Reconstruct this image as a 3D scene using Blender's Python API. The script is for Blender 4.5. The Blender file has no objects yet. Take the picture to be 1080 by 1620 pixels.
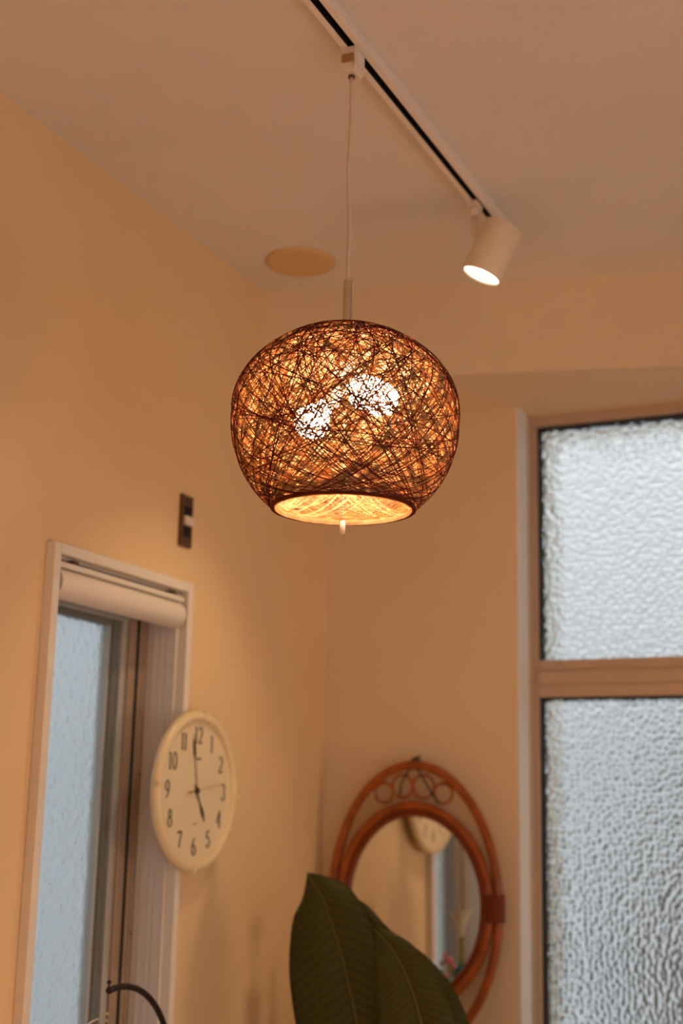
import bpy, math, random
import numpy as np
from mathutils import Vector, Matrix
random.seed(7)
S = bpy.context.scene
COL = S.collection
PI = math.pi

# ------------------------------------------------------------------ camera
CAM = Vector((1.3173, 0.0, 1.5))
cam_d = bpy.data.cameras.new('camera')
cam_d.sensor_fit = 'AUTO'; cam_d.sensor_width = 36.0
cam_d.lens = 2166.32 / 1620 * 36.0
cam_d.clip_start = 0.02
RX = Vector((0.9082457, 0.41785324, 0.02209992))
DN = Vector((-0.07282434, 0.20985877, -0.97501585))
FW = Vector((-0.4120514, 0.88394455, 0.22103322))
cam = bpy.data.objects.new('camera', cam_d); COL.objects.link(cam)
m = Matrix((RX, -DN, -FW)).transposed().to_4x4(); m.translation = CAM
cam.matrix_world = m
cam_d.dof.use_dof = True
cam_d.dof.focus_distance = (Vector((0.562, 1.50, 2.03)) - CAM).dot(FW)
cam_d.dof.aperture_fstop = 3.0
S.camera = cam

# ------------------------------------------------------------------ exposure
S.view_settings.view_transform = 'Standard'
S.view_settings.look = 'None'
S.view_settings.gamma = 1.0
S.view_settings.exposure = 0.0
S.view_settings.use_curve_mapping = False

# ------------------------------------------------------------------ overcast sky
w = bpy.data.worlds.new('overcast_sky'); S.world = w; w.use_nodes = True
nt = w.node_tree; nt.nodes.clear()
wo = nt.nodes.new('ShaderNodeOutputWorld'); bg = nt.nodes.new('ShaderNodeBackground')
tc = nt.nodes.new('ShaderNodeTexCoord'); sx = nt.nodes.new('ShaderNodeSeparateXYZ')
mr = nt.nodes.new('ShaderNodeMapRange')
mr.inputs['From Min'].default_value = 0.0; mr.inputs['From Max'].default_value = 1.0
mr.inputs['To Min'].default_value = 0.62; mr.inputs['To Max'].default_value = 1.7
nt.links.new(tc.outputs['Generated'], sx.inputs[0]); nt.links.new(sx.outputs['Z'], mr.inputs['Value'])
bg.inputs['Color'].default_value = (0.93, 0.98, 1.0, 1)
nt.links.new(mr.outputs[0], bg.inputs['Strength']); nt.links.new(bg.outputs[0], wo.inputs[0])

# ------------------------------------------------------------------ unseen area lights added below the ceiling as warm fill (behind and beside the camera)
WARM = (1.0, 0.40, 0.105)
def ceiling_fill_light(x, y, z, watt, size=0.22, spread=115, rot=(0, 0, 0)):
    l = bpy.data.lights.new('ceiling_fill_light', 'AREA'); l.shape = 'DISK'; l.size = size
    l.energy = watt; l.color = WARM; l.spread = math.radians(spread)
    o = bpy.data.objects.new('ceiling_fill_light', l); o.location = (x, y, z); o.rotation_euler = rot; COL.objects.link(o)
for x, y, p in ((1.0, -1.2, 13), (2.3, -1.0, 13), (2.35, 0.9, 12), (1.35, 0.35, 7)):
    ceiling_fill_light(x, y, 2.56, p)
# unseen fill light added at the right to wash the lower walls
l = bpy.data.lights.new('wall_wash_fill', 'AREA'); l.shape = 'DISK'; l.size = .5; l.energy = 2.7; l.color = (1.0, .69, .43); l.spread = math.radians(105)
o = bpy.data.objects.new('wall_wash_fill', l); o.location = (2.6, 2.15, 1.25); COL.objects.link(o)
o.rotation_euler = Vector((-2.6, .05, .0)).to_track_quat('-Z', 'Y').to_euler()

# ------------------------------------------------------------------ materials
def mat(name, col, rough=0.6, metal=0.0, spec=0.5, bump=0.0, bscale=40.0, var=0.0, vscale=6.0, emit=None, estr=0.0, **kw):
    mm = bpy.data.materials.new(name); mm.use_nodes = True
    n = mm.node_tree; b = n.nodes['Principled BSDF']
    b.inputs['Base Color'].default_value = (*col, 1); b.inputs['Roughness'].default_value = rough
    b.inputs['Metallic'].default_value = metal; b.inputs['Specular IOR Level'].default_value = spec
    t = n.nodes.new('ShaderNodeTexCoord')
    if var > 0:
        no = n.nodes.new('ShaderNodeTexNoise'); no.inputs['Scale'].default_value = vscale; no.inputs['Detail'].default_value = 5
        n.links.new(t.outputs['Object'], no.inputs['Vector'])
        r = n.nodes.new('ShaderNodeValToRGB')
        r.color_ramp.elements[0].position = 0.3; r.color_ramp.elements[1].position = 0.7
        r.color_ramp.elements[0].color = (*[c * (1 - var) for c in col], 1)
        r.color_ramp.elements[1].color = (*[min(1, c * (1 + var)) for c in col], 1)
        n.links.new(no.outputs['Fac'], r.inputs['Fac']); n.links.new(r.outputs['Color'], b.inputs['Base Color'])
    if bump > 0:
        no2 = n.nodes.new('ShaderNodeTexNoise'); no2.inputs['Scale'].default_value = bscale; no2.inputs['Detail'].default_value = 4
        n.links.new(t.outputs['Object'], no2.inputs['Vector'])
        bp = n.nodes.new('ShaderNodeBump'); bp.inputs['Strength'].default_value = bump; bp.inputs['Distance'].default_value = 0.002
        n.links.new(no2.outputs['Fac'], bp.inputs['Height']); n.links.new(bp.outputs['Normal'], b.inputs['Normal'])
    if emit:
        b.inputs['Emission Color'].default_value = (*emit, 1); b.inputs['Emission Strength'].default_value = estr
    for k, v in kw.items(): b.inputs[k.replace('_', ' ')].default_value = v
    return mm

M_WALL = mat('cream_wall_paint', (0.82, 0.67, 0.46), 0.75, spec=0.25, bump=0.15, bscale=60, var=0.025, vscale=3)
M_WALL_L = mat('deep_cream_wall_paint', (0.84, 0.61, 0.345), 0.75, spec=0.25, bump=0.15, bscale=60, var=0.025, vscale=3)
M_CEIL = mat('ceiling_paper', (0.78, 0.74, 0.69), 0.85, spec=0.2, bump=0.25, bscale=18, var=0.03, vscale=2.5)
M_JAMB = mat('white_paint', (0.86, 0.86, 0.84), 0.5)
M_CASE = mat('white_casing_paint', (0.83, 0.76, 0.66), 0.45, var=0.02, vscale=20)
M_FLOOR = mat('wood_floor', (0.52, 0.46, 0.40), 0.5, var=0.2, vscale=4)
M_ALU = mat('beige_aluminium', (0.58, 0.46, 0.35), 0.45, 0.25, var=0.04, vscale=30)
M_ALUG = mat('grey_aluminium', (0.52, 0.53, 0.51), 0.4, 0.3)
M_DARKG = mat('dark_grey_gasket', (0.17, 0.18, 0.17), 0.6)
M_BLACK = mat('black_rubber_and_gap_shade', (0.012, 0.010, 0.009), 0.7)
M_BRONZE = mat('bronze_sash', (0.42, 0.32, 0.24), 0.45, 0.3)
M_TRACK = mat('white_track', (0.86, 0.80, 0.74), 0.4)
M_PLAST = mat('cream_plastic', (0.80, 0.70, 0.58), 0.4)
M_SPOT = mat('matt_white_metal', (0.80, 0.68, 0.52), 0.5)
M_NICKEL = mat('satin_nickel', (0.62, 0.55, 0.46), 0.32, 1.0)
M_CORD = mat('beige_flex', (0.72, 0.58, 0.48), 0.6)
M_VINYL = mat('white_vinyl_fabric', (0.82, 0.75, 0.66), 0.55, var=0.02, vscale=10)
M_REVEAL = mat('white_vinyl_reveal', (0.80, 0.75, 0.71), 0.5)
M_CLOCK = mat('cream_clock_plastic', (0.86, 0.70, 0.42), 0.28)
M_FACE = mat('cream_clock_face', (0.84, 0.71, 0.47), 0.4)
M_INK_AND_SHADE = mat('dark_brown_ink_and_shade', (0.035, 0.022, 0.015), 0.5)
M_INK2 = mat('faded_ink', (0.32, 0.24, 0.14), 0.5)
M_RATTAN = mat('honey_rattan', (0.34, 0.078, 0.006), 0.35, var=0.3, vscale=25, bump=0.2, bscale=80)
M_BIND = mat('dark_rattan_binding', (0.20, 0.035, 0.005), 0.4, var=0.2, vscale=60)
M_MIRROR = mat('silvered_glass', (0.90, 0.91, 0.90), 0.015, 1.0)
M_STRING = mat('dark_string', (0.03, 0.018, 0.012), 0.8)
M_IRON = mat('black_iron', (0.018, 0.012, 0.011), 0.45, 0.3)
M_GOLD = mat('brass', (0.75, 0.55, 0.22), 0.3, 1.0)
M_TEAL = mat('teal_glaze', (0.02, 0.22, 0.28), 0.3)
M_CYAN = mat('turquoise_bead', (0.22, 0.62, 0.64), 0.3)
M_PINK = mat('pink_bead', (0.80, 0.22, 0.27), 0.35)
M_PALEB = mat('pale_blue_bead', (0.55, 0.68, 0.74), 0.3)
M_LILY = mat('cream_lily', (0.86, 0.82, 0.60), 0.5, var=0.05, vscale=20)
M_SPADIX = mat('yellow_spadix', (0.80, 0.48, 0.08), 0.6)
M_STEM = mat('green_stem', (0.25, 0.32, 0.06), 0.5)
M_TERRA = mat('terracotta', (0.45, 0.22, 0.13), 0.8, var=0.15)
M_SOIL = mat('potting_soil', (0.05, 0.035, 0.025), 0.95, var=0.3, vscale=60)
M_WOOD = mat('brown_wood', (0.28, 0.16, 0.08), 0.5, var=0.2, vscale=12)
M_BROWN = mat('tarnished_brown_metal', (0.13, 0.062, 0.024), 0.5, 0.4, var=0.35, vscale=90)
M_HOLE = mat('black_cavity', (0.006, 0.005, 0.005), 0.8)
M_BULB = mat('lit_opal_glass', (0.9, 0.9, 0.88), 0.3, emit=(1.0, 0.76, 0.50), estr=135.0)
M_SOCK = mat('white_porcelain', (0.92, 0.88, 0.80), 0.35)
M_LED = mat('lit_lamp_lens', (0.9, 0.9, 0.9), 0.3, emit=(1.0, 0.86, 0.66), estr=9.0)
M_CONC = mat('grey_render', (0.42, 0.43, 0.44), 0.9, var=0.1)
M_PALE = mat('pale_render', (0.72, 0.74, 0.76), 0.9, var=0.05)
M_DARKW = mat('dark_render', (0.16, 0.155, 0.15), 0.9, var=0.15)
M_RECESS_SHADE = mat('recess_shade_brown', (0.42, 0.22, 0.08), 0.5)
M_DISC = mat('ochre_cover', (0.72, 0.50, 0.22), 0.6)

def thread_mat(name, col, trans):
    mm = bpy.data.materials.new(name); mm.use_nodes = True
    n = mm.node_tree; b = n.nodes['Principled BSDF']; out = n.nodes['Material Output']
    b.inputs['Roughness'].default_value = 0.75; b.inputs['Specular IOR Level'].default_value = 0.2
    t = n.nodes.new('ShaderNodeTexCoord'); no = n.nodes.new('ShaderNodeTexNoise'); no.inputs['Scale'].default_value = 55
    n.links.new(t.outputs['Object'], no.inputs['Vector'])
    r = n.nodes.new('ShaderNodeValToRGB'); r.color_ramp.elements[0].position = .35; r.color_ramp.elements[1].position = .65
    r.color_ramp.elements[0].color = (*[c * .75 for c in col], 1); r.color_ramp.elements[1].color = (*[min(1, c * 1.2) for c in col], 1)
    n.links.new(no.outputs['Fac'], r.inputs['Fac']); n.links.new(r.outputs['Color'], b.inputs['Base Color'])
    tr = n.nodes.new('ShaderNodeBsdfTranslucent'); n.links.new(r.outputs['Color'], tr.inputs['Color'])
    mx = n.nodes.new('ShaderNodeMixShader'); mx.inputs[0].default_value = trans
    n.links.new(b.outputs[0], mx.inputs[1]); n.links.new(tr.outputs[0], mx.inputs[2]); n.links.new(mx.outputs[0], out.inputs['Surface'])
    return mm
M_TH_OUT = thread_mat('dark_red_brown_cord', (0.15, 0.022, 0.009), 0.12)
M_TH_IN = thread_mat('cream_paper_cord', (0.70, 0.46, 0.24), 0.58)

def leaf_mat():
    mm = bpy.data.materials.new('dark_green_leaf'); mm.use_nodes = True
    n = mm.node_tree; b = n.nodes['Principled BSDF']
    b.inputs['Roughness'].default_value = 0.5; b.inputs['Specular IOR Level'].default_value = 0.22
    uv = n.nodes.new('ShaderNodeUVMap'); wv = n.nodes.new('ShaderNodeTexWave'); wv.bands_direction = 'Y'
    mp = n.nodes.new('ShaderNodeMapping'); mp.inputs['Rotation'].default_value = (0, 0, 0.0)
    wv.inputs['Scale'].default_value = 9; wv.inputs['Distortion'].default_value = 1.5; wv.inputs['Detail'].default_value = 2
    n.links.new(uv.outputs[0], mp.inputs[0]); n.links.new(mp.outputs[0], wv.inputs[0])
    r = n.nodes.new('ShaderNodeValToRGB')
    r.color_ramp.elements[0].color = (0.032, 0.032, 0.002, 1); r.color_ramp.elements[1].color = (0.048, 0.043, 0.003, 1)
    n.links.new(wv.outputs['Fac'], r.inputs['Fac']); n.links.new(r.outputs['Color'], b.inputs['Base Color'])
    bp = n.nodes.new('ShaderNodeBump'); bp.inputs['Strength'].default_value = 0.15; bp.inputs['Distance'].default_value = 0.002
    n.links.new(wv.outputs['Fac'], bp.inputs['Height']); n.links.new(bp.outputs[0], b.inputs['Normal'])
    return mm
M_LEAF = leaf_mat()
M_RIB = mat('olive_midrib', (0.075, 0.062, 0.006), 0.45)

def glass_mat(name, rough, cell, strength, dist, kind, tint=(1, 1, 1)):
    mm = bpy.data.materials.new(name); mm.use_nodes = True
    n = mm.node_tree; n.nodes.clear()
    out = n.nodes.new('ShaderNodeOutputMaterial'); g = n.nodes.new('ShaderNodeBsdfGlass')
    g.inputs['Roughness'].default_value = rough; g.inputs['IOR'].default_value = 1.5; g.inputs['Color'].default_value = (*tint, 1)
    t = n.nodes.new('ShaderNodeTexCoord')
    if kind == 'hammered':
        v = n.nodes.new('ShaderNodeTexVoronoi'); v.feature = 'SMOOTH_F1'; v.inputs['Scale'].default_value = cell
        v.inputs['Smoothness'].default_value = 0.15; v.inputs['Randomness'].default_value = 0.75; h = v.outputs['Distance']
    else:
        v = n.nodes.new('ShaderNodeTexNoise'); v.inputs['Scale'].default_value = cell; v.inputs['Detail'].default_value = 3; h = v.outputs['Fac']
    n.links.new(t.outputs['Object'], v.inputs['Vector'])
    bp = n.nodes.new('ShaderNodeBump'); bp.inputs['Strength'].default_value = strength; bp.inputs['Distance'].default_value = dist
    n.links.new(h, bp.inputs['Height']); n.links.new(bp.outputs[0], g.inputs['Normal']); n.links.new(g.outputs[0], out.inputs['Surface'])
    return mm
M_HAMMER = glass_mat('hammered_glass', 0.06, 92.0, 0.9, 0.006, 'hammered', (0.97, 0.98, 0.98))
M_CLEAR = glass_mat('smooth_glass', 0.03, 10.0, 0.0, 0.0, 'noise', (0.97, 0.98, 0.98))
M_FROST = glass_mat('frosted_glass', 0.25, 60.0, 0.6, 0.004, 'noise', (0.95, 0.98, 1.0))

# ------------------------------------------------------------------ geometry helpers
class MB:
    def __init__(s): s.v = []; s.f = []; s.uv = None
    def add(s, v, f):
        o = len(s.v); s.v += [tuple(p) for p in v]; s.f += [tuple(i + o for i in q) for q in f]; return s
    def box(s, x0, y0, z0, x1, y1, z1):
        v = [(x0, y0, z0), (x1, y0, z0), (x1, y1, z0), (x0, y1, z0), (x0, y0, z1), (x1, y0, z1), (x1, y1, z1), (x0, y1, z1)]
        return s.add(v, [(0, 3, 2, 1), (4, 5, 6, 7), (0, 1, 5, 4), (1, 2, 6, 5), (2, 3, 7, 6), (3, 0, 4, 7)])
    def prism(s, poly, z0, z1):
        n = len(poly); v = [(x, y, z0) for x, y in poly] + [(x, y, z1) for x, y in poly]
        return s.add(v, [tuple(range(n))[::-1], tuple(range(n, 2 * n))] + [(i, (i + 1) % n, n + (i + 1) % n, n + i) for i in range(n)])
    def tube(s, pts, r, n=8, closed=False, caps=True, flat=1.0):
        pts = [Vector(p) for p in pts]; N = len(pts); rr = r if hasattr(r, '__len__') else [r] * N
        tang = []
        for i in range(N):
            a = pts[(i - 1) % N] if (closed or i > 0) else pts[0]; b = pts[(i + 1) % N] if (closed or i < N - 1) else pts[-1]
            tang.append((b - a).normalized())
        up = Vector((0, 0, 1)) if abs(tang[0].z) < .9 else Vector((1, 0, 0))
        nrm = (up - tang[0] * up.dot(tang[0])).normalized(); v = []
        for i in range(N):
            nrm = (nrm - tang[i] * nrm.dot(tang[i])).normalized(); bn = tang[i].cross(nrm)
            for k in range(n):
                a = 2 * PI * k / n; v.append(pts[i] + (nrm * math.cos(a) + bn * math.sin(a) * flat) * rr[i])
        f = []
        for i in range(N if closed else N - 1):
            j = (i + 1) % N
            for k in range(n): f.append((i * n + k, i * n + (k + 1) % n, j * n + (k + 1) % n, j * n + k))
        if caps and not closed: f += [tuple(range(n))[::-1], tuple((N - 1) * n + k for k in range(n))]
        return s.add(v, f)
    def lathe(s, prof, n=32, c=(0, 0, 0), M=None):
        v = []; f = []
        for r, z in prof:
            for k in range(n):
                a = 2 * PI * k / n; v.append(Vector((r * math.cos(a), r * math.sin(a), z)))
        for i in range(len(prof) - 1):
            for k in range(n): f.append((i * n + k, i * n + (k + 1) % n, (i + 1) * n + (k + 1) % n, (i + 1) * n + k))
        f += [tuple(range(n))[::-1], tuple((len(prof) - 1) * n + k for k in range(n))]
        if M is not None: v = [M @ p for p in v]
        c = Vector(c); return s.add([p + c for p in v], f)
    def ball(s, c, r, n=12, sc=(1, 1, 1)):
        h = max(4, n // 2); prof = [(max(1e-5, r * math.sin(PI * i / h)), -r * math.cos(PI * i / h)) for i in range(h + 1)]
        return s.lathe(prof, n, c, Matrix.Diagonal(sc))
    def build(s, name, material, parent=None, smooth=False, bevel=0.0):
        me = bpy.data.meshes.new(name); me.from_pydata(s.v, [], s.f); me.validate(); me.update()
        if smooth:
            me.polygons.foreach_set('use_smooth', [len(p.vertices) <= 4 for p in me.polygons])
        me.materials.append(material)
        o = bpy.data.objects.new(name, me); COL.objects.link(o)
        if parent: o.parent = parent
        if bevel:
            b = o.modifiers.new('bevel', 'BEVEL'); b.width = bevel; b.segments = 2; b.limit_method = 'ANGLE'
        return o
def axis_matrix(z):
    return Vector(z).to_track_quat('Z', 'Y').to_matrix()
def tag(o, label=None, cat=None, group=None, kind=None):
    if label: o['label'] = label
    if cat: o['category'] = cat
    if group: o['group'] = group
    if kind: o['kind'] = kind
    return o
def empty(name, loc=(0, 0, 0), frame=None):
    o = bpy.data.objects.new(name, None); o.empty_display_size = 0.05; COL.objects.link(o)
    mm = (Matrix(frame).transposed().to_4x4() if frame else Matrix.Identity(4)); mm.translation = loc
    o.matrix_world = mm; return o
def ellipse(a, b, n=72, z=0.0, cx=0.0, cy=0.0):
    return [(cx + a * math.cos(2 * PI * i / n), cy + b * math.sin(2 * PI * i / n), z) for i in range(n)]

# ------------------------------------------------------------------ room shell
H = 2.60; XR = 3.0; YB = -2.2; YW = 2.764; YG = 2.854      # right wall, wall behind the camera, far wall, window plane
JX = 0.4445; WX1 = 1.95; ZL = 2.3975; ZS = 0.85             # window opening in the far wall
def struct(o, label=None):
    o['kind'] = 'structure'
    if label: o['label'] = label
    return o
T = 0.14
wl = MB()                                                   # left wall with its window opening
OY0, OY1, OZ0, OZ1 = 1.7445, 2.134, 1.0, 1.9055
wl.box(-T, YB - T, 0, 0, OY0, H); wl.box(-T, OY1, 0, 0, YG + .2, H)
wl.box(-T, OY0, OZ1, 0, OY1, H); wl.box(-T, OY0, 0, 0, OY1, OZ0)
struct(wl.build('wall_left', M_WALL_L), 'cream painted wall with the narrow window and the clock')
wf = MB()
wf.box(0, YW, 0, JX, YG + .16, H); wf.box(JX, YW, 0, WX1, YG + .16, ZS); wf.box(WX1, YW, 0, XR, YG + .16, H)
wf.box(JX, YW, ZL, WX1, YG + .16, H)
struct(wf.build('wall_far', M_WALL), 'cream painted end wall carrying the rattan mirror')
DY0, DY1, DZ = -1.7, 1.2, 2.1                                # unseen opening added in the right wall to let daylight in
r_ = MB(); r_.box(XR, YB, 0, XR + T, DY0, H); r_.box(XR, DY1, 0, XR + T, YG + .16, H); r_.box(XR, DY0, DZ, XR + T, DY1, H)
struct(r_.build('wall_right', M_WALL))
struct(MB().box(0, YB - T, 0, XR, YB, H).build('wall_back', M_WALL))
struct(MB().box(-T, YB - T, -.1, XR + T, YG + .16, 0).build('floor', M_FLOOR))
struct(MB().box(-T, YB - T, H, XR + T, YG + .16, H + .1).build('ceiling', M_CEIL), 'off-white papered ceiling carrying the lighting track')
ta = math.tan(math.radians(14.25))
struct(MB().prism([(0, 2.409), ((YW - 2.409) / ta, YW), (0, YW)], ZL, H).build('wall_beam', M_WALL), 'slanting boxed beam below the ceiling')
# white lining of the window recess: jamb and soffit
jm = empty('trim_1', (JX, YW, 0)); struct(jm, 'white painted lining strip of the tall window recess')
MB().box(0, 0.0005, ZS, .004, YG - YW, ZL - .001).build('jamb_lining', M_JAMB, jm)
struct(MB().box(0, 2.752, 0, JX, YW, .07).build('baseboard_far', M_CASE))

# window_1: tall hammered-glass window at the right
w1 = empty('window_1', (0, YG, 0)); struct(w1, 'tall aluminium window with two panes of hammered glass')
FX0 = JX + .004; GX0 = 0.463; GX1 = WX1 - .02; FY0 = 0.0; FY1 = 0.05
def wbox(name, x0, z0, x1, z1, ya, yb, mt, bev=.0012): return MB().box(x0, ya, z0, x1, yb, z1).build(name, mt, w1, bevel=bev)
wbox('frame_stile', JX + .004, ZS, GX0, ZL, FY0, FY1, M_ALU)
wbox('frame_flange', JX + .004, ZS, JX + .009, ZL, FY0 - .022, FY0, M_ALU, .0008)
wbox('frame_stile', GX1, ZS, WX1, ZL, FY0, FY1, M_ALU)
wbox('frame_head', GX0, 2.3735, GX1, ZL, FY0, FY1, M_ALU)
wbox('frame_sill', GX0, ZS, GX1, ZS + .05, FY0, FY1, M_ALU)
# transom of three stepped strips
wbox('transom_rail', GX0, 1.826, GX1, 1.851, FY0 + .004, FY1, M_ALU)
wbox('transom_rail', GX0, 1.797, GX1, 1.826, FY0 - .004, FY1, M_ALU)
wbox('transom_rail', GX0, 1.7705, GX1, 1.797, FY0, FY1, M_ALU)
MB().lathe([(.0022, 0), (.0018, .0012)], 12, (.5085, -.0002 + .004, 1.8435), axis_matrix((0, -1, 0))).build('screw', M_INK_AND_SHADE, w1)
for z0, z1 in ((1.851, 2.3735), (ZS + .05, 1.7705)):
    g = MB(); g.box(GX0, .010, z0, GX0 + .0045, .046, z1); g.box(GX1 - .0045, .010, z0, GX1, .046, z1)
    g.box(GX0, .010, z1 - .0045, GX1, .046, z1); g.box(GX0, .012, z0, GX1, .046, z0 + .001)
    g.build('gasket', M_BLACK, w1)
    MB().box(GX0 + .003, .024, z0, GX1 - .003, .029, z1 - .003).build('pane', M_CLEAR, w1)
    for p_ in [c for c in w1.children if c.name.startswith('pane')]:
        for q_ in p_.data.polygons: q_.material_index = 1 if q_.normal.y < -.9 else 0
        if len(p_.data.materials) < 2: p_.data.materials.append(M_HAMMER)

# window_2: narrow window in the left wall
w2 = empty('window_2', (0, 0, 0)); struct(w2, 'narrow frosted window in a white casing on the cream wall')
def w2box(name, x0, y0, z0, x1, y1, z1, mt, bev=.0012, par=w2): return MB().box(x0, y0, z0, x1, y1, z1).build(name, mt, par, bevel=bev)
CT = .018
w2box('casing', 0, 1.727, OZ0, CT, OY0, 1.923, M_CASE)
w2box('casing', 0, OY1, OZ0, CT, 2.1505, 1.923, M_CASE)
w2box('casing', 0, OY0, OZ1, CT, OY1, 1.923, M_CASE)
w2box('windowsill', -.07, 1.70, OZ0 - .03, .16, 2.18, OZ0, M_CASE, .003)
w2box('reveal_panel', -.064, OY1 - .003, OZ0, -.0005, OY1, OZ1, M_REVEAL)
for xx in (-.052, -.034, -.022, -.006): w2box('reveal_bead', xx, OY1 - .0045, OZ0, xx + .004, OY1 - .003, OZ1, M_REVEAL, .0005)
w2box('reveal_panel', -.064, OY0, OZ0, -.0005, OY0 + .003, OZ1, M_REVEAL)
w2box('reveal_head', -.064, OY0, OZ1 - .003, -.0005, OY1, OZ1, M_REVEAL)
# outer frame stile (beige), black strip painted as the gap's shade, sash stile
w2box('frame_stile', -.12, 2.108, OZ0, -.064, OY1, OZ1, M_BRONZE)
w2box('frame_rib', -.064, 2.117, OZ0, -.0615, 2.122, OZ1, M_BRONZE, .0008)
for zz in (1.577, 1.302): MB().lathe([(.0028, 0), (.002, .0012)], 12, (-.064, 2.1275, zz), axis_matrix((1, 0, 0))).build('screw', M_INK_AND_SHADE, w2)
w2box('gap_shade_strip', -.115, 2.099, OZ0, -.0655, 2.108, OZ1, M_BLACK)
w2box('sash_stile', -.115, 2.077, OZ0 + .03, -.066, 2.099, 1.86, M_BRONZE)
w2box('sash_edge', -.110, 2.060, OZ0 + .03, -.072, 2.077, 1.852, M_ALUG)
w2box('sash_gasket', -.108, 2.043, OZ0 + .03, -.079, 2.060, 1.848, M_DARKG)
w2box('sash_bead', -.106, 2.036, OZ0 + .03, -.084, 2.043, 1.846, M_ALUG)
w2box('sash_stile', -.115, OY0 + .003, OZ0, -.066, 1.79, OZ1 - .003, M_BRONZE)
w2box('sash_rail', -.112, 1.79, 1.846, -.070, 2.108, OZ1, M_ALUG)
w2box('sash_gasket', -.108, 1.79, 1.836, -.082, 2.043, 1.846, M_DARKG)
w2box('sash_rail', -.112, 1.79, OZ0, -.070, 2.108, OZ0 + .04, M_ALUG)
MB().box(-.099, 1.79, OZ0 + .03, -.094, 2.046, 1.845).build('pane', M_FROST, w2)

# outside: what the panes look onto
struct(MB().box(-2.2, -2, -1, -1.9, 7, 2.9).build('wall_outside', M_PALE), 'pale rendered wall across the gap outside')
struct(MB().box(.12, 5.2, -1, 4, 5.6, 1.60).build('wall_outside', M_DARKW), 'low dark wall outside the tall window')
struct(MB().box(-9, 9.0, -1, 9, 9.5, 3.5).build('wall_outside', M_PALE), 'pale building wall beyond the tall window')
struct(MB().box(-.5, 3.02, 2.72, 4, 3.65, 2.86).build('added_eave_outside', M_DARKW), 'added unseen eave outside above the tall window')  # eave added to vary and dim what the hammered glass refracts
struct(MB().box(-12, -12, -1.2, 12, 14, -1.0).build('ground', M_PALE))

# ------------------------------------------------------------------ lighting track
TX0, TX1 = 0.5565, 0.5885; SX0, SX1 = 0.5665, 0.5775; TZ = 2.582
tr = tag(empty('lighting_track', (0, 0, H)), 'long white lighting track with a dark slot along the ceiling', 'track')
t = MB()
t.box(TX0, -1.0, TZ - H, SX0, 2.325, 0); t.box(SX1, -1.0, TZ - H, TX1, 2.325, 0); t.box(SX0, -1.0, -.003, SX1, 2.325, 0)
t.build('channel', M_TRACK, tr, bevel=.001)
t = MB(); t.box(SX0 + .0001, -1.0, -.006, SX1 - .0001, 2.325, -.003); t.box(SX0, -1.0, -.0172, SX0 + .0008, 2.325, -.006); t.box(SX1 - .0008, -1.0, -.0172, SX1, 2.325, -.006)
t.build('slot', M_HOLE, tr)
w_ = MB().box(TX0, 2.325, TZ - H, TX1, 2.331, 0).build('end_cap', M_TRACK, tr)

# ------------------------------------------------------------------ pendant lamp
LX, LY = 0.5645, 1.62
pl = tag(empty('pendant_lamp', (LX, LY, 2.03)), 'round woven cord pendant lamp, lit, hanging from the ceiling track', 'lamp')
AX = .0025                                                 # the track is a touch to the side of the lamp axis
m_ = MB(); a, b = .0115, .0175; ys = -.0075                  # adapter block with chamfered lower edges
sec = [(-a, .552), (a, .552), (a, .524), (a - .005, .517), (-a + .006, .517), (-a, .526)]
v = [(AX + x, ys - b + (.007 if z < .52 else 0), z) for x, z in sec] + [(AX + x, ys + b, z) for x, z in sec]; n = len(sec)
m_.add(v, [tuple(range(n)), tuple(range(n, 2 * n))[::-1]] + [(i, n + i, n + (i + 1) % n, (i + 1) % n) for i in range(n)])
ad = m_.build('track_adapter', M_PLAST, pl, bevel=.0008)
MB().box(AX - .0085, ys - b - .0006, .528, AX + .0085, ys - b + .001, .541).build('recess_shade_plate', M_RECESS_SHADE, ad)  # brown plate painted as the shade in the adapter's recess
MB().box(AX + a - .001, ys - .010, .530, AX + a + .0022, ys + .008, .547).build('release_lever', M_TRACK, ad, bevel=.0008)
MB().lathe([(.0048, 0), (.0052, .002), (.0040, .005)], 16, (AX - .002, ys + .002, .513)).build('cord_grip', M_BROWN, ad, True)
cp = []
for i in range(25):
    u = i / 24; z = .515 - u * (.515 - .200)
    cp.append((AX * (1 - u) - .002 * (1 - u) - .001 * u + .0018 * math.sin(u * 9.5 + .3) * math.sin(PI * u), -.0055 * (1 - u), z))
MB().tube(cp, .0031, 8).build('cord', M_CORD, pl, True)
MB().lathe([(.0066, .110), (.0068, .112), (.0068, .2025), (.0066, .2040), (.0030, .2045)], 24).build('stem', M_NICKEL, pl, True)

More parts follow.
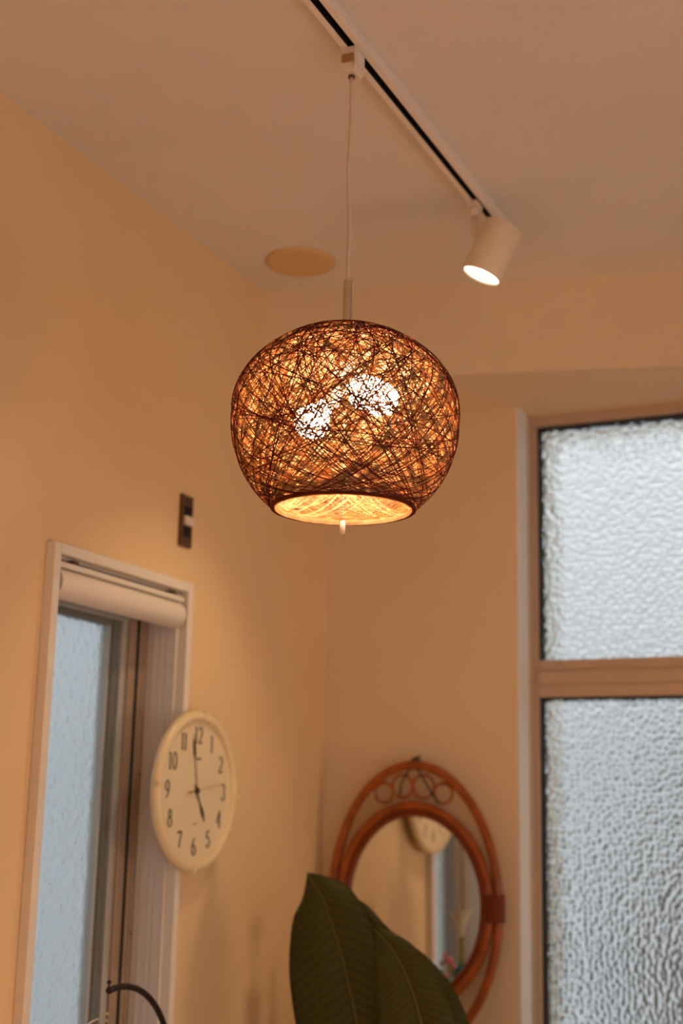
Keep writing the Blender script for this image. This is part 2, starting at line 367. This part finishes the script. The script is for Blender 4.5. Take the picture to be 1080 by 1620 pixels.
SA, SB = .1537, .1340                                       # shade: equator radius, height of its upper half
def on_shade(u, k=1.0):
    z = u[2] * (SB if u[2] > 0 else .1537)
    if u[2] > 0:                                            # slightly squared shoulders
        s = 1 + .03 * math.sin(PI * min(1, u[2]))
        return (u[0] * SA * k * s, u[1] * SA * k * s, z * k)
    return (u[0] * SA * k, u[1] * SA * k, z * k)
def threads(N, k, r0, r1, seg, seed, lo=142.5):
    rng = random.Random(seed); m_ = MB()
    for i in range(N):
        q = rng.random()
        low = math.radians(lo - abs(rng.gauss(0, 3.0))) if q < .50 else math.radians(rng.uniform(98, lo))
        rho = math.radians(rng.uniform(58, 92))
        th = low - rho; ph = rng.uniform(0, 2 * PI)
        nv = np.array([math.sin(th) * math.cos(ph), math.sin(th) * math.sin(ph), math.cos(th)])
        e1 = np.cross(nv, [0, 0, 1.0]); nn = np.linalg.norm(e1)
        e1 = e1 / nn if nn > 1e-4 else np.array([1.0, 0, 0]); e2 = np.cross(nv, e1)
        kk = k * (1 + rng.uniform(-.008, .008)); pts = []
        wob = rng.uniform(0, 6)
        for s_ in range(seg):
            a = 2 * PI * s_ / seg; rr = rho + .006 * math.sin(3 * a + wob)
            u = math.cos(rr) * nv + math.sin(rr) * (math.cos(a) * e1 + math.sin(a) * e2)
            u[2] = max(u[2], -.7935); pts.append(on_shade(u, kk))
        m_.tube(pts, rng.uniform(r0, r1), 3, closed=True)
    return m_
shade = threads(175, 1.0, .00042, .00075, 72, 11).build('shade', M_TH_OUT, pl); tag(shade, 'dark red-brown cord weave', kind='stuff')
inner = threads(400, .992, .00060, .00095, 64, 5, 142.0).build('shade_lining', M_TH_IN, pl); tag(inner, 'cream cord weave lit from inside', kind='stuff')
rim = MB(); rz = on_shade((0, 0, -.7935))[2]; rr0 = SA * math.sqrt(1 - .7935 ** 2)
for j in range(9): rim.tube(ellipse(rr0 + .0016 * (j % 3), rr0 + .0016 * (j % 3), 80, rz + .0016 * (j // 3)), .00085, 5, closed=True)
rim.build('shade_rim', M_TH_OUT, pl)
rim = MB()
for j in range(4): rim.tube(ellipse(rr0 - .002, rr0 - .002, 80, rz - .0005 + .0016 * j), .0009, 5, closed=True)
rim.build('rim_lining', M_TH_IN, pl)
MB().lathe([(.030, .1265), (.031, .129), (.024, .1325), (.008, .1335)], 32).build('top_plate', M_NICKEL, pl, True)
# lamp holder with three bulbs
hold = MB().lathe([(.014, .045), (.017, .050), (.017, .090), (.009, .096), (.006, .128)], 24).build('lamp_holder', M_SOCK, pl, True)
def bulb(direction, start=(0, 0, .055), first=[None]):
    R_ = axis_matrix(direction); c = Vector(start); d = Vector(direction).normalized()
    s_ = MB().lathe([(.011, .012), (.0135, .014), (.0135, .036), (.012, .038)], 20, c, R_).build('bulb_socket', M_SOCK, pl, True)
    prof = [(.0115, .036), (.0120, .042), (.0145, .050)]
    for i in range(0, 11):
        a = math.radians(-52 + i * 14.2); prof.append((max(1e-4, .0245 * math.cos(a)), .070 + .0245 * math.sin(a)))
    b_ = MB().lathe(prof, 24, c, R_).build('bulb', M_BULB, pl, True)
def cam_dir(r, d, f):                                        # lamp-arm directions measured in the picture, kept as world directions
    return (RX * r + DN * d + FW * f).normalized()
for dv in (Vector((-.52, -.05, -.56)), Vector((.52, -.42, -.33)), Vector((.22, .62, -.05))): bulb(dv)
# pull chain
ch = MB()
for i in range(46): ch.ball((0.0, 0.0, .030 - i * .0036), .0012, 6)
tag(ch.build('pull_chain', M_NICKEL, pl, True), kind='stuff')
MB().lathe([(.0022, .0), (.0034, .001), (.0034, .017), (.0018, .0185)], 16, (0, 0, -.1555)).build('pull_knob', M_PLAST, pl, True)

# ------------------------------------------------------------------ track spotlight
SY = 2.143; SXc = .566
sp = tag(empty('track_spotlight', (SXc, SY, TZ)), 'white cylindrical spotlight, lit, on the far end of the ceiling track', 'spotlight')
ab = MB(); ab.box(-.010, -.016, -.010, .010, .016, 0); ab.build('track_adapter', M_PLAST, sp, bevel=.0015)
MB().lathe([(.0075, -.026), (.0095, -.024), (.0095, -.012), (.009, -.010)], 24).build('collar', M_PLAST, sp, True)
MB().lathe([(.0048, -.064), (.0056, -.062), (.0056, -.026)], 20).build('stem', M_SPOT, sp, True)
ax = cam_dir(-.410, .900, -.115)                              # beam direction: down, to the left, a little forward
BC = Vector((.031, .007, -.0935))                             # body centre below the track
R_ = axis_matrix(ax); LB = .050; RB = .0355
MB().lathe([(RB - .006, -LB), (RB - .001, -LB + .001), (RB, -LB + .003), (RB, LB - .001), (RB - .001, LB), (RB - .0025, LB), (RB - .003, LB - .006)], 48, BC, R_).build('body', M_SPOT, sp, True)
MB().lathe([(RB - .0035, LB - .0046), (RB - .0035, LB - .004)], 40, BC, R_).build('lens', M_LED, sp)
MB().tube([Vector((0, 0, -.057)), Vector((.013, .003, -.057))], .0060, 14).build('swivel', M_SPOT, sp, True)
sl = bpy.data.lights.new('spot_beam', 'SPOT'); sl.energy = 9; sl.color = (1, .72, .42); sl.spot_size = math.radians(70); sl.spot_blend = .6; sl.shadow_soft_size = .03
so = bpy.data.objects.new('spot_beam', sl); COL.objects.link(so); so.parent = sp
mm = axis_matrix(-ax).to_4x4(); mm.translation = BC + ax * (LB + .004); so.matrix_local = mm

# ------------------------------------------------------------------ round ceiling cover
dc = tag(empty('ceiling_cover', (.1435, 2.297, H)), 'flat round ochre cover plate on the ceiling near the corner', 'cover plate')
MB().lathe([(.0600, -.006), (.0690, -.005), (.0710, -.002), (.0710, 0)], 56).build('plate', M_DISC, dc, True)

# ------------------------------------------------------------------ bare switch strap on the left wall
WALLF = ((0, 1, 0), (0, 0, 1), (1, 0, 0))                    # local x along the wall, y up, z out of the wall
sw = tag(empty('switch_strap', (0, 2.134, 2.040), WALLF), 'bare brown metal switch strap without cover plate above the narrow window', 'switch')
sb = MB(); a, b = .0195, .0485
sb.box(-a, -b, 0, a, b, .003); sb.box(-a, -b, .003, -a + .007, b, .007); sb.box(a - .005, -b, .003, a, b, .007)
sb.box(-a + .007, b - .020, .003, a - .005, b, .006); sb.box(-a + .007, -b, .003, a - .005, -b + .018, .006)
sb.build('strap', M_BROWN, sw, bevel=.0008)
for y0, y1 in ((.0085, .0285), (-.0305, -.0085)): MB().box(-a + .007, y0, .003, a - .005, y1, .0042).build('opening', M_HOLE, sw)
MB().box(-a + .008, -.0085, .003, a - .002, .0085, .012).build('rocker', M_PLAST, sw, bevel=.0015)
for yy in (.038, -.039): MB().lathe([(.0035, .006), (.003, .0075), (.001, .008)], 14, (-.001, yy, 0)).build('screw', M_INK_AND_SHADE, sw, True)

# ------------------------------------------------------------------ wall clock
ck = tag(empty('wall_clock', (.0195, 2.172, 1.5500), ((0, 1, 0), (0, 0, 1), (.6, 0, 0))), 'round cream wall clock showing two minutes to five beside the narrow window', 'clock')
CR = .1430
MB().lathe([(CR - .012, 0), (CR - .002, .004), (CR, .012), (CR - .001, .022), (CR - .006, .030), (CR - .012, .032), (CR - .017, .029), (CR - .019, .022), (CR - .0195, .008)], 96).build('rim', M_CLOCK, ck, True)
MB().lathe([(.024, -.0318), (.026, -.030), (.026, .001)], 32, (.042, 0, 0)).build('movement_case', M_CLOCK, ck, True)
MB().lathe([(CR - .018, .014), (CR - .018, .016)], 80).build('dial', M_FACE, ck)
for a in range(4):
    an = a * PI / 2 - .06; R3 = Matrix.Rotation(an, 3, 'Z'); q = MB().box(-.004, CR - .016, .024, .004, CR + .0012, .0335)
    q.v = [tuple(R3 @ Vector(p)) for p in q.v]; q.build('rim_clip', M_CLOCK, ck, bevel=.001)
def arc(cx, cy, rx, ry, a0, a1, n=16): return [(cx + rx * math.cos(math.radians(a0 + (a1 - a0) * i / n)), cy + ry * math.sin(math.radians(a0 + (a1 - a0) * i / n))) for i in range(n + 1)]
GL = {'1': [[(.30, .02), (.30, .98)], [(.14, .015), (.46, .015)], [(.14, .90), (.30, .98)]],
      '2': [arc(.3, .74, .22, .24, 165, -20) + [(.40, .45), (.22, .22), (.08, .04)], [(.07, .06), (.53, .06), (.55, .16)], [(.07, .03), (.53, .03)]],
      '3': [arc(.28, .76, .20, .22, 160, -75), arc(.28, .27, .24, .27, 80, -160)],
      '4': [[(.42, .0), (.42, 1.0)], [(.42, 1.0), (.03, .30)], [(.03, .28), (.58, .28)], [(.28, .015), (.56, .015)]],
      '5': [[(.14, .95), (.50, .95)], [(.14, .985), (.48, .985)], [(.13, .96), (.12, .55)], arc(.28, .31, .25, .30, 130, -155)],
      '6': [arc(.30, .29, .22, .29, 0, 360, 24), [(.08, .30), (.09, .55), (.20, .82), (.36, .97), (.46, .96)]],
      '7': [[(.06, .95), (.54, .95)], [(.06, .90), (.54, .90)], [(.06, .96), (.05, .80)], [(.54, .92), (.34, .50), (.24, .02)]],
      '8': [arc(.30, .75, .18, .23, 0, 360, 24), arc(.30, .27, .23, .27, 0, 360, 24)],
      '9': [arc(.30, .70, .22, .29, 0, 360, 24), [(.52, .70), (.51, .45), (.40, .18), (.24, .03), (.14, .05)]],
      '0': [arc(.30, .5, .24, .49, 0, 360, 28)]}
def glyphs(txt, h, cx, cy, z):
    m_ = MB(); wd = .50 * h; n = len(txt)
    for j, c in enumerate(txt):
        adv = .36 if txt == '11' else .50
        ox = cx + (j - (n - 1) / 2) * adv * h - .30 * h * .85
        for st in GL[c]:
            P = [Vector((ox + x * h * .85, cy + (y - .5) * h)) for x, y in st]; L_ = []; R2 = []
            for i in range(len(P)):
                d = (P[min(i + 1, len(P) - 1)] - P[max(i - 1, 0)])
                if d.length < 1e-9: d = Vector((1, 0))
                d.normalize(); wv = h * (.028 + .050 * abs(d.y) ** 1.5); nr = Vector((-d.y, d.x))
                L_.append(P[i] + nr * wv); R2.append(P[i] - nr * wv)
            v = [(p.x, p.y, z) for p in L_] + [(p.x, p.y, z) for p in R2]; k = len(P)
            m_.add(v, [(i, k + i, k + i + 1, i + 1) for i in range(k - 1)])
    return m_
for i in range(1, 13):
    an = math.radians(90 - 30 * i); rn = .098
    glyphs(str(i), .0300, rn * math.cos(an), rn * math.sin(an), .0163).build('numeral', M_INK_AND_SHADE, ck)
    MB().box(.1195 * math.cos(an) - .0008, .1195 * math.sin(an) - .0008, .016, .1195 * math.cos(an) + .0008, .1195 * math.sin(an) + .0008, .0163).build('minute_dot', M_INK2, ck)
MB().box(-.004, .0545, .016, .013, .0580, .0163).build('printed_mark', M_INK_AND_SHADE, ck)
MB().box(-.006, -.0600, .016, .006, -.0575, .0163).build('printed_mark', M_INK2, ck)
def hand(name, deg, pts, z, mt):
    a = math.radians(90 - deg); d = Vector((math.cos(a), math.sin(a))); nr = Vector((-d.y, d.x)); m_ = MB()
    L_ = [d * s_ + nr * h_ for s_, h_ in pts]; R2 = [d * s_ - nr * h_ for s_, h_ in pts]; k = len(pts)
    v = [(p.x, p.y, z + dz) for dz in (0, .0008) for p in L_ + R2]
    f = [(i, k + i, k + i + 1, i + 1) for i in range(k - 1)] + [(2 * k + i, 2 * k + i + 1, 3 * k + i + 1, 3 * k + i) for i in range(k - 1)]
    f += [(i, i + 1, 2 * k + i + 1, 2 * k + i) for i in range(k - 1)] + [(k + i, 3 * k + i, 3 * k + i + 1, k + i + 1) for i in range(k - 1)]
    m_.add(v, f).build(name, mt, ck)
hand('hour_hand', 149, [(-.012, .0016), (.030, .0016), (.036, .0036), (.046, .0042), (.058, .0014), (.064, .0002)], .0185, M_INK_AND_SHADE)
hand('minute_hand', 348.5, [(-.014, .0010), (.058, .0010), (.066, .0028), (.078, .0030), (.094, .0010), (.102, .0002)], .0205, M_INK_AND_SHADE)
hand('second_hand', 81, [(-.032, .0018), (-.020, .0018), (-.012, .0005), (.098, .0004)], .0225, M_INK2)
MB().lathe([(.0055, .016), (.0055, .024), (.003, .0255)], 20).build('hand_hub', M_INK_AND_SHADE, ck, True)

# ------------------------------------------------------------------ roller blind, rolled up
rb = tag(empty('roller_blind', (0, 1.94, 1.862)), 'rolled-up white roller blind at the top of the narrow window', 'blind')
RYX = Matrix(((0, 1, 0), (0, 0, 1), (1, 0, 0)))              # lathe axis along the wall
y0, y1 = OY0 + .006 - 1.94, OY1 - .008 - 1.94
MB().lathe([(.0235, y0), (.0240, y0 + .001), (.0240, y1 - .001), (.0235, y1)], 40, (-.004, 0, 0), RYX).build('fabric_roll', M_VINYL, rb, True)
for ya, yb in ((y0 - .004, y0), (y1, y1 + .004)): MB().lathe([(.0180, ya), (.0190, (ya + yb) / 2), (.0180, yb)], 28, (-.004, 0, 0), RYX).build('end_cap', M_BROWN, rb, True)
MB().box(-.014, OY0 + .004 - 1.94, .0245, .012, OY1 - .005 - 1.94, .0335).build('mounting_rail', M_VINYL, rb, bevel=.002)
MB().box(-.030, OY0 + .004 - 1.94, .030, -.022, OY1 - .005 - 1.94, .0425).build('rail_gap_shade', M_INK_AND_SHADE, rb)  # dark strip painted as the shade in the gap above the rail
for yy in (-.150, .150): MB().box(-.006, yy, .0335, .009, yy + .014, .0405).build('rail_clip', M_BROWN, rb, bevel=.001)
c_ = MB()
for xx in (-.010, -.043):
    for i in range(100): c_.ball((xx, OY1 - .0085 - 1.94, .005 - i * .0075), .0017, 6)
tag(c_.build('bead_chain', M_VINYL, rb, True), kind='stuff')

# ------------------------------------------------------------------ rattan mirror on the end wall
ya = math.radians(-1.2); tl = math.radians(1.1)
dx_ = Vector((math.cos(ya), math.sin(ya), 0)); nz_ = -Vector((-math.sin(ya) * math.cos(tl), math.cos(ya) * math.cos(tl), math.sin(tl)))
dy_ = nz_.cross(dx_)
mi = tag(empty('rattan_mirror', (.2285, 2.7375, 1.3385), (dx_, dy_, nz_)), 'oval mirror in a double honey rattan frame hanging on the end wall', 'mirror')
GA, GB = .146, .177
g = MB(); g.add([(x, y, .0035) for x, y, _ in ellipse(GA + .004, GB + .004, 96)], [tuple(range(96))]); g.build('mirror_glass', M_MIRROR, mi)
g = MB(); e = ellipse(GA + .010, GB + .010, 64)
g.prism([(x, y) for x, y, _ in e], -.003, .0028); g.build('backing', M_WOOD, mi)
MB().tube(ellipse(GA + .007, GB + .007, 96, .006), .0072, 10, closed=True).build('inner_ring', M_BIND, mi, True)
MB().tube(ellipse(GA + .0215, GB + .0225, 96, .009), .0098, 12, closed=True).build('inner_ring', M_RATTAN, mi, True)
MB().tube(ellipse(GA + .0395, .2825, 120, .007), .0098, 12, closed=True).build('outer_ring', M_RATTAN, mi, True)
for sgn in (-1, 1):
    bm_ = MB()
    for j in range(13):
        yy = -.026 + j * .0043; cx = sgn * (GA + .031)
        bm_.tube([(cx + .021 * math.cos(q), yy, .008 + .0135 * math.sin(q)) for q in [2 * PI * k / 20 for k in range(20)]], .0023, 5, closed=True)
    bm_.build('binding', M_BIND, mi, True)
for cx, cy, r in ((-.068, .2250, .0205), (-.026, .2390, .0235), (.022, .2390, .0235), (.066, .2250, .0205)):
    MB().tube(ellipse(r, r, 40, .006, cx, cy), .0034, 8, closed=True).build('rattan_curl', M_RATTAN, mi, True)
hk = (.004, .292)
MB().tube([(hk[0] - .001, hk[1], .003), (-.016, .262, .012), (-.027, .243, .012), (-.034, .215, .002)], .0021, 7).build('hanging_cord', M_STRING, mi, True)
MB().tube([(hk[0] + .002, hk[1], .003), (.012, .272, .012), (.030, .245, .013), (.058, .204, .013)], .0023, 7).build('hanging_cord', M_STRING, mi, True)
MB().tube([(hk[0], hk[1] + .002, -.018), (hk[0], hk[1] + .002, .006), (hk[0] + .006, hk[1] + .008, .008)], .0022, 8).build('nail', M_IRON, mi, True)
MB().tube([(hk[0] - .012, hk[1], .006), (hk[0], hk[1] + .004, .010), (hk[0] + .013, hk[1] + .009, .008)], [.0016, .0034, .0012], 7).build('cord_knot', M_STRING, mi, True)

# ------------------------------------------------------------------ narrow shelf below the mirror and what stands on it
SZ = 1.0
sh = tag(empty('console_shelf', (.45, 2.63, 0)), 'narrow brown wooden console shelf against the end wall', 'shelf')
MB().box(-.41, -.245, SZ - .025, .36, .115, SZ).build('shelf_top', M_WOOD, sh, bevel=.003)
for x in (-.40, .32):
    for y in (-.235, .075): MB().box(x, y, 0, x + .03, y + .03, SZ - .025).build('leg', M_WOOD, sh)
VX, VY = .211, 2.447
va = tag(empty('bud_vase', (VX, VY, SZ)), 'teal vase with one cream calla lily, seen in the rattan mirror', 'vase')
MB().lathe([(.026, 0), (.028, .004), (.027, .17), (.0265, .184), (.023, .185), (.022, .17), (.021, .03)], 32).build('vase_body', M_TEAL, va, True)
stp = [(0, 0, .03), (.001, 0, .15), (.003, 0, .215), (.004, .001, .252)]
MB().tube(stp, .0042, 8).build('flower_stem', M_STEM, va, True)
fl = MB(); n = 24; v = []; f = []
prof = [(.0045, .245), (.008, .260), (.012, .275), (.017, .288), (.024, .297)]
for r, z in prof:
    for k in range(n):
        a = 2 * PI * k / n; lift = (1 + .9 * math.cos(a)) * .5 * (r / .024) ** 2
        v.append((.004 + r * math.cos(a) * (1 + .3 * lift), r * math.sin(a), z + lift * .014 - .004 * (r / .024) ** 2))
for i in range(len(prof) - 1):
    for k in range(n): f.append((i * n + k, i * n + (k + 1) % n, (i + 1) * n + (k + 1) % n, (i + 1) * n + k))
fl.add(v, f).build('lily_flower', M_LILY, va, True)
MB().tube([(.004, 0, .258), (.005, 0, .280), (.006, 0, .300)], [.003, .0036, .0015], 8).build('spadix', M_SPADIX, va, True)
bo = tag(empty('bead_ornament', (.213, 2.521, SZ)), 'small pink and turquoise bead ornament behind the leaves, seen in the mirror', 'ornament')
MB().lathe([(.020, 0), (.021, .004), (.020, .10), (.012, .125), (.008, .14)], 24).build('bottle', M_CYAN, bo, True)
for x, y, z, r, mt in ((.004, 0, .202, .0085, M_PINK), (-.006, .004, .212, .006, M_PINK), (.012, -.004, .190, .006, M_PINK), (-.013, 0, .196, .0075, M_PALEB), (-.010, .003, .178, .0065, M_PALEB), (-.004, -.004, .166, .0075, M_PINK), (.008, .002, .160, .0085, M_CYAN), (.013, .003, .146, .0075, M_CYAN)):
    b_ = MB().ball((x, y, z), r, 12).build('bead', mt, bo, True)
    MB().tube([(0, 0, .12), (x * .6, y * .6, .15 if z > .16 else .135), (x, y, z - r * .6)], .0010, 5).build('wire', M_GOLD, bo)

# ------------------------------------------------------------------ potted plant with broad leaves
pt = tag(empty('potted_plant', (.42, 2.30, 0)), 'broad-leaved dark green plant in a pot in front of the rattan mirror', 'plant')
MB().lathe([(.10, 0), (.105, .01), (.135, .25), (.145, .255), (.145, .285), (.13, .287), (.125, .25)], 40).build('pot', M_TERRA, pt, True)
MB().lathe([(.126, .235), (.126, .25)], 32).build('soil', M_SOIL, pt)
P0 = Vector((.42, 2.30, 0))
def leaf(mid, curl, fold, base_z=.25):
    """mid: list of (x, y, z, half-width left, half-width right) from tip to stalk, world metres"""
    K = len(mid); NS = 26
    def lerp(t):                                             # Catmull-Rom through the given stations
        i = min(int(t), K - 2); u = t - i; q = [np.array(mid[max(0, min(K - 1, j))]) for j in (i - 1, i, i + 1, i + 2)]
        return .5 * (2 * q[1] + (q[2] - q[0]) * u + (2 * q[0] - 5 * q[1] + 4 * q[2] - q[3]) * u * u + (3 * q[1] - q[0] - 3 * q[2] + q[3]) * u ** 3)
    rows = [lerp(t_ * (K - 1) / (NS - 1)) for t_ in range(NS)]
    v = []; uv = []; f = []; W = 8
    for i, r in enumerate(rows):
        a = rows[max(0, i - 1)]; b = rows[min(NS - 1, i + 1)]
        tg = Vector(b[:3] - a[:3]).normalized(); toc = (CAM - Vector(r[:3])).normalized()
        side = tg.cross(toc).normalized()                   # pointing left when the stalk is below
        nr = side.cross(tg).normalized()
        if nr.dot(toc) < 0: nr = -nr
        if side.x > 0: side = -side
        c = Vector(r[:3])
        for j in range(-W, W + 1):
            s_ = j / W; hw = max(.0003, r[3] if s_ < 0 else r[4])
            off = abs(s_) * fold - s_ * s_ * curl
            wave = .004 * math.sin(i * .9 + (1.3 if s_ < 0 else 0)) * s_ * s_
            p = c - side * (s_ * hw) + nr * (off * hw + wave); v.append(p - P0); uv.append((s_ * .5 + .5, i / NS - abs(s_) * .09))
    n = 2 * W + 1
    for i in range(NS - 1):
        for j in range(n - 1): f.append((i * n + j, i * n + j + 1, (i + 1) * n + j + 1, (i + 1) * n + j))
    m_ = MB().add(v, f); o = m_.build('leaf', M_LEAF, pt, True)
    ul = o.data.uv_layers.new(name='UVMap')
    for li, l in enumerate(o.data.loops): ul.data[li].uv = uv[l.vertex_index]
    sd = o.modifiers.new('thickness', 'SOLIDIFY'); sd.thickness = .0012
    rib = [Vector(r[:3]) - P0 + (CAM - Vector(r[:3])).normalized() * .0015 for r in rows]
    MB().tube(rib, [.0008 + .0028 * i / NS for i in range(NS)], 6).build('midrib', M_RIB, o, True)
    e = rib[-1]
    MB().tube([e, e * .7 + Vector((e.x * .3, e.y * .3 - .01, base_z + .12)) * .3 + Vector((0, 0, 0)), Vector((e.x * .25, e.y * .25, .24))], [.0042, .005, .006], 8).build('stalk', M_STEM, pt, True)
leaf([(0.202, 2.285, 1.4102, 0.000, 0.000), (0.217, 2.279, 1.3923, 0.020, 0.025), (0.241, 2.273, 1.3610, 0.058, 0.054), (0.271, 2.267, 1.2966, 0.088, 0.064), (0.297, 2.261, 1.2255, 0.100, 0.061), (0.319, 2.255, 1.1559, 0.099, 0.069), (0.337, 2.249, 1.0878, 0.074, 0.064), (0.355, 2.243, 0.9922, 0.004, 0.004)], .35, .22)
leaf([(0.342, 2.225, 1.3300, 0.000, 0.000), (0.371, 2.221, 1.3173, 0.013, 0.011), (0.405, 2.217, 1.2818, 0.044, 0.034), (0.432, 2.213, 1.2339, 0.061, 0.046), (0.452, 2.209, 1.1816, 0.068, 0.054), (0.468, 2.205, 1.1155, 0.057, 0.051), (0.483, 2.201, 1.0228, 0.004, 0.004)], .30, .25)
leaf([(0.254, 2.335, 1.3722, 0.000, 0.000), (0.285, 2.327, 1.3476, 0.016, 0.016), (0.336, 2.319, 1.2989, 0.056, 0.022), (0.390, 2.311, 1.2479, 0.068, 0.042), (0.431, 2.303, 1.1896, 0.071, 0.054), (0.458, 2.295, 1.1120, 0.059, 0.053), (0.475, 2.287, 1.0067, 0.004, 0.004)], .25, .20)

# ------------------------------------------------------------------ things on the windowsill
KX = .105
st = tag(empty('hanging_stand', (KX, 1.845, OZ0)), 'black curved hook stand on the sill of the narrow window', 'stand')
pts = []
for i in range(19):
    a = math.radians(101 - i * 5.6); pts.append((0, .160 * math.cos(a), .0895 + .160 * math.sin(a)))
pts += [(0, pts[-1][1] - .004, .03), (0, pts[-1][1] - .012, .008)]
MB().tube(pts, .0050, 10).build('arched_rod', M_IRON, st, True)
MB().tube([(0, -.0295, .243), (0, -.0295, .2565)], .0016, 8).build('hook_pin', M_IRON, st)
MB().ball((0, -.0295, .2590), .0036, 12).build('hook_knob', M_IRON, st, True)
MB().lathe([(.043, 0), (.044, .003), (.042, .007), (.010, .009)], 36, (0, pts[-1][1], 0)).build('base', M_IRON, st, True)
bc = tag(empty('bead_charm', (KX, 1.8145, OZ0 + .2405)), 'thin brass bead charm hanging from the black hook stand', 'charm')
MB().tube([(0, 0, .002), (0, 0, -.18)], .0006, 6).build('charm_wire', M_IRON, bc)
for z in (-.026, -.036, -.075, -.11, -.16): MB().ball((0, 0, z), .0024, 10).build('charm_bead', M_GOLD, bc, True)
ts = tag(empty('teal_bottle', (.055, 1.826, OZ0)), 'slim teal bottle with a curved white wire at the window sill', 'bottle')
MB().lathe([(.018, 0), (.019, .004), (.018, .12), (.008, .15), (.0075, .186), (.006, .188)], 24).build('bottle_body', M_TEAL, ts, True)
MB().tube([(0, .0, .183), (0, .006, .190), (0, .022, .1955), (0, .040, .1975)], .0012, 6).build('wire', M_TRACK, ts, True)
